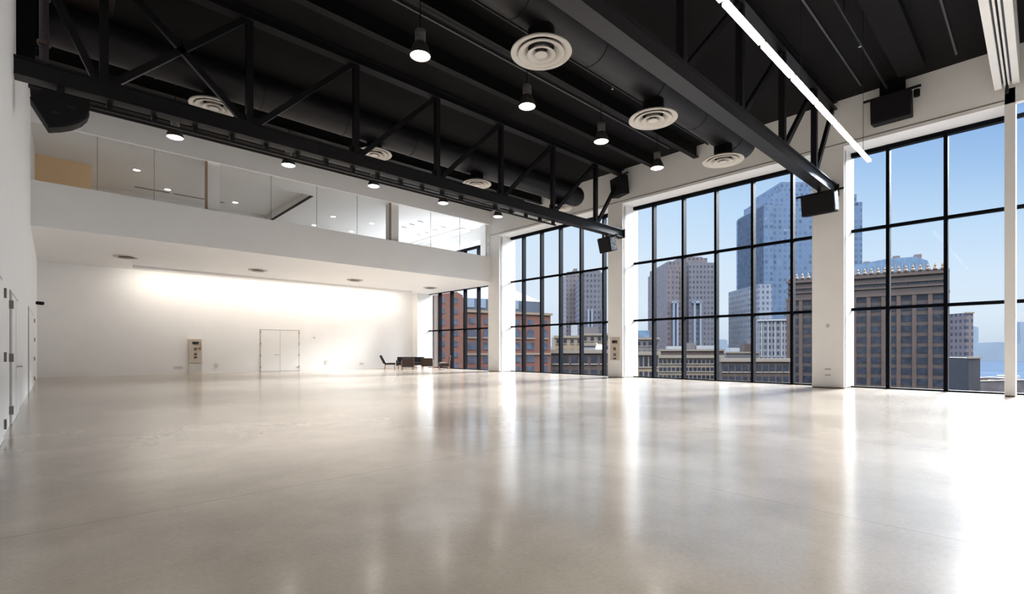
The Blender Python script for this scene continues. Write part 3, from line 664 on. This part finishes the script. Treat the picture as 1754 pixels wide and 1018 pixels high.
# right flank, a thin slab in a darker colour
build('side_wing', hbox(W, W + 0.5, -0.2, 26, ZG, topz), mat('flank_dark', (44, 46, 62), 0.4, noise=(1.2, 0.3)), t)
# glass pavilion on its roof
pv = mat('roof_glass', (126, 160, 196), 0.3, noise=(0.6, 0.15))
t2, W2 = root_between('rooftop_glasshouse', 1462, 134, 1596, 126, 'curved pale blue glass structure on top of the brown office block')
t2.location.z = topz + 0.05
hh = zt(437, 125) - topz
b = bmesh.new(); prism(b, [(-8, 0), (-8, hh * 0.78), (0, hh * 0.82), (W2 * 0.45, hh), (W2 * 0.8, hh), (W2 * 0.95, hh * 0.8), (W2, hh * 0.3), (W2, 0)], 'y', 0, 9); build('glass_shell', b, pv, t2)
for k in range(16):
    x = -7 + k * (W2 + 6) / 15.5; build('glazing_bar', B((x, x + 0.12, -0.1, 0.0, 0, hh * 0.75)), mat('bar_pale', (170, 190, 210), 0.5), t2)
for x, z in ((2.5, 0.84), (9, 1.0), (13.5, 1.0)): build('roof_vent', B((x, x + 1.4, 2, 4, hh * z - 0.1, hh * z + 0.9)), mat('vent_brown', (120, 110, 112), 0.6), t2)

# distant glass skyscraper
def tower(name, parts, dep, label, m, depth=40, cat='building', topname='tower_tier'):
    pxa = parts[0][0]; t, _ = root_between(name, pxa, dep, pxa + 50, dep, label, cat)
    s = dep / FPX
    for i, (a, b_, py, dy) in enumerate(parts):
        build(topname if i else 'tower_body', hbox((a - pxa) * s, (b_ - pxa) * s, dy, dy + depth, ZG, zt(py, dep)), m, t)
    return t
gl = facade('glass_tower', (108, 134, 168), (98, 124, 160), 3.4, 3.9, 0.55, 0.55, rough=0.35, amt=0.12)
gt = tower('skyscraper', [(1308, 1470, 352, 0), (1308, 1322, 350, -2), (1327, 1470, 328, 4), (1346, 1462, 318, 6), (1352, 1440, 303, 10), (1470, 1477, 346, 0), (1452, 1471, 331, 2)], 330, 'tall blue glass skyscraper stepping up behind the wide column', gl)
gt2 = tower('tower_block', [(1300, 1322, 487, 0)], 285, 'narrow grey shoulder building attached left of the glass skyscraper', facade('grey_shoulder', (146, 156, 172), (92, 110, 140), 2.6, 3.2, 0.5, 0.5))
# stone building with white window bands
t, W = root_between('stone_building', 1298, 210, 1350, 206, 'pale stone building with tall white window bays below the skyscraper')
build('tower_body', hbox(0, W, 0, 20, ZG, zt(548, 208)), facade('stone_wall', (132, 136, 146), (74, 84, 104), 1.6, 2.6, 0.62, 0.6), t)
for k in range(5): build('window_bay', hbox(1.2 + k * 2.55, 1.55 + k * 2.55, -0.35, 0, zt(612, 208), zt(552, 208)), mat('pale_stone', (182, 188, 196), 0.6), t)
build('cornice', hbox(-0.3, W + 0.3, -0.5, 0, zt(550, 208), zt(547, 208)), mat('pale_stone', (182, 188, 196)), t)

# brown-grey residential tower pair seen through the middle window
tw = facade('tower_grid', (116, 107, 114), (94, 94, 108), 2.5, 3.1, 0.45, 0.5, amt=0.08, stripe=((104, 99, 110), 7.5, 0.3))
tw2 = facade('tower_grid_blue', (104, 106, 120), (86, 92, 108), 2.2, 3.1, 0.5, 0.5, amt=0.08)
t = tower('tower_block', [(1141, 1182, 458, 0), (1139, 1160, 462, -3), (1146, 1182, 447, 2), (1168, 1216, 440, 4), (1172, 1210, 437, 6)], 300, 'tall brown residential tower in the left part of the middle window', tw)
build('annex_tier', hbox((1176 - 1141) * 300 / FPX, (1225 - 1141) * 300 / FPX, -4, 30, ZG, zt(452, 300)), tw2, t)
for px in (1148, 1154, 1183, 1193): build('pale_strip', hbox((px - 1141) * 300 / FPX, (px + 3 - 1141) * 300 / FPX, -5.5, -4, ZG, zt(518 if px < 1170 else 516, 300)), mat('pale_strip', (152, 168, 190), 0.4), t)
for a, b_ in ((1146, 1158), (1181, 1197)): build('pale_cap', hbox((a - 1141) * 300 / FPX, (b_ - 1141) * 300 / FPX, -5.5, -4, zt(521, 300), zt(517, 300)), mat('pale_strip', (152, 168, 190)), t)
# tower pair seen through window B
t = tower('tower_block', [(970, 994, 468, 0), (972, 992, 465, 2), (984, 990, 459, 3)], 335, 'grey-brown tower seen left in the window next to the mezzanine column', tw)
t = tower('tower_block', [(1000, 1036, 467, 0), (1003, 1030, 463, 2)], 290, 'wide grey tower seen right in the window next to the mezzanine column', tw2)
for px in (1006, 1012, 1030): build('pale_strip', hbox((px - 1000) * 290 / FPX, (px + 3 - 1000) * 290 / FPX, -1.5, 0, ZG, zt(530, 290)), mat('pale_strip', (152, 168, 190)), t)
# pale distant buildings
pale = mat('hazy_grey', (150, 172, 194), 0.9, noise=(0.02, 0.05)); pale2 = mat('hazy_blue', (164, 184, 204), 0.9, noise=(0.02, 0.05))  # distance haze put into these pale colours
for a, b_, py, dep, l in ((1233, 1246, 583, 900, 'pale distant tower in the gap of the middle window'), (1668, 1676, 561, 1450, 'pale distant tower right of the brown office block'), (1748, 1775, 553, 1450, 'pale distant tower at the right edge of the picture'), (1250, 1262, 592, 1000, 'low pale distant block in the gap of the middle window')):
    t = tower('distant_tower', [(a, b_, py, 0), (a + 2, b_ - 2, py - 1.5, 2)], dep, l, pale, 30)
# river and far shore
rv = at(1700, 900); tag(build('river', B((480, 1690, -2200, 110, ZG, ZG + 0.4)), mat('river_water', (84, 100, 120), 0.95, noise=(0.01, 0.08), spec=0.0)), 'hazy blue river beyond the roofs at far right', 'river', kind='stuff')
b = bmesh.new(); n = 60; prev = None
pts = [(1701, -2200)]
out = [(-2200, ZG)] + [(-2200 + k * 4700 / n, 4 + 14 * math.sin(k * 0.7) ** 2 + random.random() * 6) for k in range(n + 1)] + [(2500, ZG)]
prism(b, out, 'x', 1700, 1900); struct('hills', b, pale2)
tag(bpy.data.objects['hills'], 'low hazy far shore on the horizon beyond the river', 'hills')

# nearer low buildings
def lowb(name, a, da, b_, db, py, depth, m, label, wins=None, wm_=None, extras=()):
    t, W = root_between(name, a, da, b_, db, label); dm = (da + db) / 2; zt_ = zt(py, dm)
    build('walls', hbox(0, W, 0, depth, ZG, zt_), m, t)
    build('parapet', hbox(-0.25, W + 0.25, -0.3, 0.35, zt_ - 0.3, zt_ + 0.25), mat(name + '_coping', (150, 140, 128), 0.7), t)
    if wins:
        nx, nz, ww, wh, dz, z0 = wins
        for i in range(nx):
            for j in range(nz):
                x = (i + 0.5) * W / nx; z = zt_ - z0 - j * dz
                build('window', hbox(x - ww / 2, x + ww / 2, -0.08, 0.05, z - wh, z), wm_ or wm, t)
                build('sill', hbox(x - ww / 2 - 0.1, x + ww / 2 + 0.1, -0.18, 0.0, z - wh - 0.15, z - wh), mat('stone_sill', (172, 164, 152), 0.7), t)
    for e in extras:
        nm, x0, x1, y0, y1, hgt, mm = e
        build(nm, hbox(x0 * W, x1 * W, y0, y1, zt_ - 0.1, zt_ + hgt), mm, t)
    return t, W, zt_
tan = mat('tan_stone', (166, 146, 120), 0.75, noise=(0.5, 0.12)); tan2 = mat('grey_tan_stone', (148, 136, 120), 0.75, noise=(0.5, 0.12))
dbr = mat('dark_brick', (84, 66, 60), 0.8, noise=(0.7, 0.2)); gb = mat('grey_block', (120, 118, 122), 0.8, noise=(0.3, 0.15))
wht = mat('chalk_white', (186, 192, 200), 0.7)
lowb('low_building', 1085, 72, 1128, 72, 605, 14, tan, 'tan building with tall dark windows at the left edge of the middle window', (5, 3, 0.5, 1.5, 2.2, 0.5))
lowb('low_building', 1080, 120, 1128, 120, 580, 14, gb, 'grey-tan roofs with a blue dome behind the tan building', (5, 2, 0.8, 1.0, 2.2, 0.8), None, (('water_tank', 0.35, 0.75, 2, 5, 2.0, pv),))
lowb('low_building', 1128, 95, 1238, 95, 611, 16, tan2, 'long tan building with rows of square windows below the brown tower', (15, 4, 0.6, 0.75, 1.5, 0.6))
lowb('low_building', 1122, 150, 1240, 150, 600, 14, dbr, 'dark roofline with skylights behind the long tan building', None, None, (('skylight', 0.2, 0.45, 1, 3, 1.2, wht), ('penthouse', 0.5, 0.6, 1, 5, 2.2, gb), ('penthouse', 0.62, 0.9, 1, 5, 1.4, wht)))
lowb('low_building', 1236, 84, 1352, 84, 617, 3, dbr, 'low dark brick building in the lower right of the middle window', (10, 2, 0.8, 1.2, 2.0, 0.8))
lowb('low_building', 1244, 170, 1300, 170, 604, 14, gb, 'low grey rooftops with white sheds in the gap under the sky', None, None, (('penthouse', 0.15, 0.45, 1, 5, 1.6, wht), ('roof_shed', 0.6, 0.8, 1, 4, 3.0, dbr), ('roof_shed', 0.82, 0.95, 1, 4, 4.0, gb)))
lowb('low_building', 1655, 195, 1667, 195, 536, 20, facade('grey_stack', (118, 108, 112), (76, 82, 100), 2.0, 2.6, 0.5, 0.5), 'narrow grey-brown tower just right of the office block')
lowb('low_building', 1659, 150, 1679, 150, 613, 12, mat('near_black', (48, 50, 62), 0.6, noise=(0.6, 0.2)), 'dark low block at the foot of the narrow tower')
lowb('low_building', 1676, 240, 1760, 250, 652, 20, mat('shore_brown', (96, 90, 98), 0.8, noise=(0.2, 0.3)), 'low dark riverside sheds at far right', None, None, (('roof_shed', 0.0, 0.3, 2, 9, 1.5, dbr), ('roof_shed', 0.55, 0.7, 2, 9, 1.2, gb), ('roof_shed', 0.8, 0.95, 2, 9, 2.0, wht)))
# brown building and white chimneys right of window B
lowb('low_building', 944, 72, 1042, 72, 602, 14, dbr, 'low dark brick building in the right half of the window by the panelled column', (6, 2, 0.9, 1.1, 2.0, 0.7))
lowb('low_building', 950, 110, 998, 110, 577, 8, tan, 'tan building with white gable behind the low dark brick building', (4, 2, 0.7, 0.9, 2.2, 0.6), None, (('chimney', 0.62, 0.82, 0, 2, 2.6, wht),))
lowb('low_building', 996, 120, 1045, 120, 573, 12, tan2, 'brown-tan building with pale roof box beside the white gable', (4, 2, 0.8, 1.0, 2.2, 0.6), None, (('penthouse', 0.1, 0.6, 0, 4, 1.8, gb),))
lowb('low_building', 1000, 92, 1020, 91, 590, 6, wht, 'small pale grey shed roof among the brown roofs')

# red brick building
brick = bpy.data.materials.new('red_brick'); brick.use_nodes = True; tt = brick.node_tree; bb = tt.nodes['Principled BSDF']; bb.inputs['Roughness'].default_value = 0.8
g_ = N(tt, 'ShaderNodeTexCoord'); mp = N(tt, 'ShaderNodeMapping'); mp.inputs['Rotation'].default_value = (PI / 2, 0, 0); tt.links.new(g_.outputs['Object'], mp.inputs[0])
bk = N(tt, 'ShaderNodeTexBrick'); bk.inputs['Scale'].default_value = 2.2; bk.inputs['Color1'].default_value = (*alin((132, 72, 52)), 1); bk.inputs['Color2'].default_value = (*alin((112, 62, 46)), 1); bk.inputs['Mortar'].default_value = (*alin((122, 84, 68)), 1)
bk.inputs['Mortar Size'].default_value = 0.01; tt.links.new(mp.outputs[0], bk.inputs['Vector']); tt.links.new(bk.outputs[0], bb.inputs['Base Color'])
stone = mat('tan_cornice', (150, 132, 112), 0.7); bw = mat('brick_window', (86, 98, 120), 0.25, noise=(1.5, 0.3))
def arch(b, xc, w_, z0, z1, y0, y1):
    pl = [(xc - w_ / 2, z0), (xc + w_ / 2, z0)] + [(xc + w_ / 2 * math.cos(a), z1 + w_ / 2 * math.sin(a)) for a in [PI * k / 8 for k in range(9)]]
    prism(b, [(p[0], p[1] - ZG) for p in pl], 'y', y0, y1)
t, W = root_between('brick_building', 795, 60, 943, 66, 'long red brick building with arched windows and a grey mansard roof')
zt_ = zt(534, 63); build('walls', hbox(0, W, 0, 18, ZG, zt_), brick, t)
build('cornice', hbox(-0.2, W + 0.2, -0.2, 0.3, zt_ - 0.3, zt_), stone, t); build('string_course', hbox(0, W, -0.15, 0, zt_ - 5.55, zt_ - 5.3), stone, t)
for i in range(6):
    x = (i + 0.5) * W / 6
    a_ = bmesh.new(); arch(a_, x, 1.05, zt_ - 3.3, zt_ - 2.7, -0.06, 0.05); build('arched_window', a_, bw, t)
    a_ = bmesh.new(); box(a_, x - 0.65, x + 0.65, -0.14, 0, zt_ - 3.5 - ZG, zt_ - 3.3 - ZG); build('sill', a_, stone, t)
    for z in (0.9,): build('window', hbox(x - 0.4, x + 0.4, -0.06, 0.05, zt_ - 1.7, zt_ - 0.95), bw, t)
    for j in range(4):
        z = zt_ - 3.95 - j * 1.45 - (0.2 if j else 0); build('window', hbox(x - 0.55, x + 0.55, -0.06, 0.05, z - 0.95, z), bw, t)
mans = mat('mansard_slate', (72, 88, 112), 0.6, noise=(1, 0.2))
h_ = zt(494, 70) - zt_
b = bmesh.new(); bw_ = W * 0.97
lo = [(-2, 1.5), (bw_, 1.5), (bw_, 14), (-2, 14)]; hi = [(-1, 4.5), (bw_ * 0.66, 4.5), (bw_ * 0.66, 11), (-1, 11)]
vl = [b.verts.new((x, y, zt_ - ZG)) for x, y in lo]; vm = [b.verts.new((x, y, zt_ - ZG + h_ * 0.42)) for x, y in lo]; vh = [b.verts.new((x, y, zt_ - ZG + h_)) for x, y in hi]
b.faces.new(vl); b.faces.new(vh)
for i in range(4):
    b.faces.new((vl[i], vl[(i + 1) % 4], vm[(i + 1) % 4], vm[i])); b.faces.new((vm[i], vm[(i + 1) % 4], vh[(i + 1) % 4], vh[i]))
build('mansard_roof', b, mans, t)
for k in range(5): build('roof_window', hbox(1.0 + k * 1.6, 2.0 + k * 1.6, 1.42, 1.5, zt_ + h_ * 0.12, zt_ + h_ * 0.42), mat('roof_pane', (150, 172, 196), 0.3), t)
build('cupola', T(lathe, [(0.45, 0), (0.45, 0.7), (0.3, 1.1), (0.0, 1.5)], 12, (W * 0.66, 6, zt_ - ZG + h_)), mat('cupola_brown', (96, 72, 66), 0.6), t)
# gabled brick block
t, W = root_between('brick_building', 680, 52, 793, 54, 'tall gabled red brick block seen through the far window under the mezzanine')
zt_ = zt(506, 54); build('walls', hbox(0, W, 0, 5, ZG, zt_), brick, t)
build('gable', T(prism, [(W - 7, zt_ - ZG), (W, zt_ - ZG), (W - 0.8, zt_ - ZG + 0.4), (W - 3.5, zt_ - ZG + 3)], 'y', 0, 1.0), brick, t)
build('quoin_strip', hbox(W * 0.55, W * 0.60, -0.25, 0, ZG, zt_), mat('strip_grey', (150, 138, 126), 0.7), t)
for xf in (0.5, 0.68, 0.88):
    for j in range(8):
        z = zt_ - 0.3 - j * 1.18; build('window', hbox(W * xf - 0.22, W * xf + 0.28, -0.05, 0.05, z - 0.62, z), bw, t)
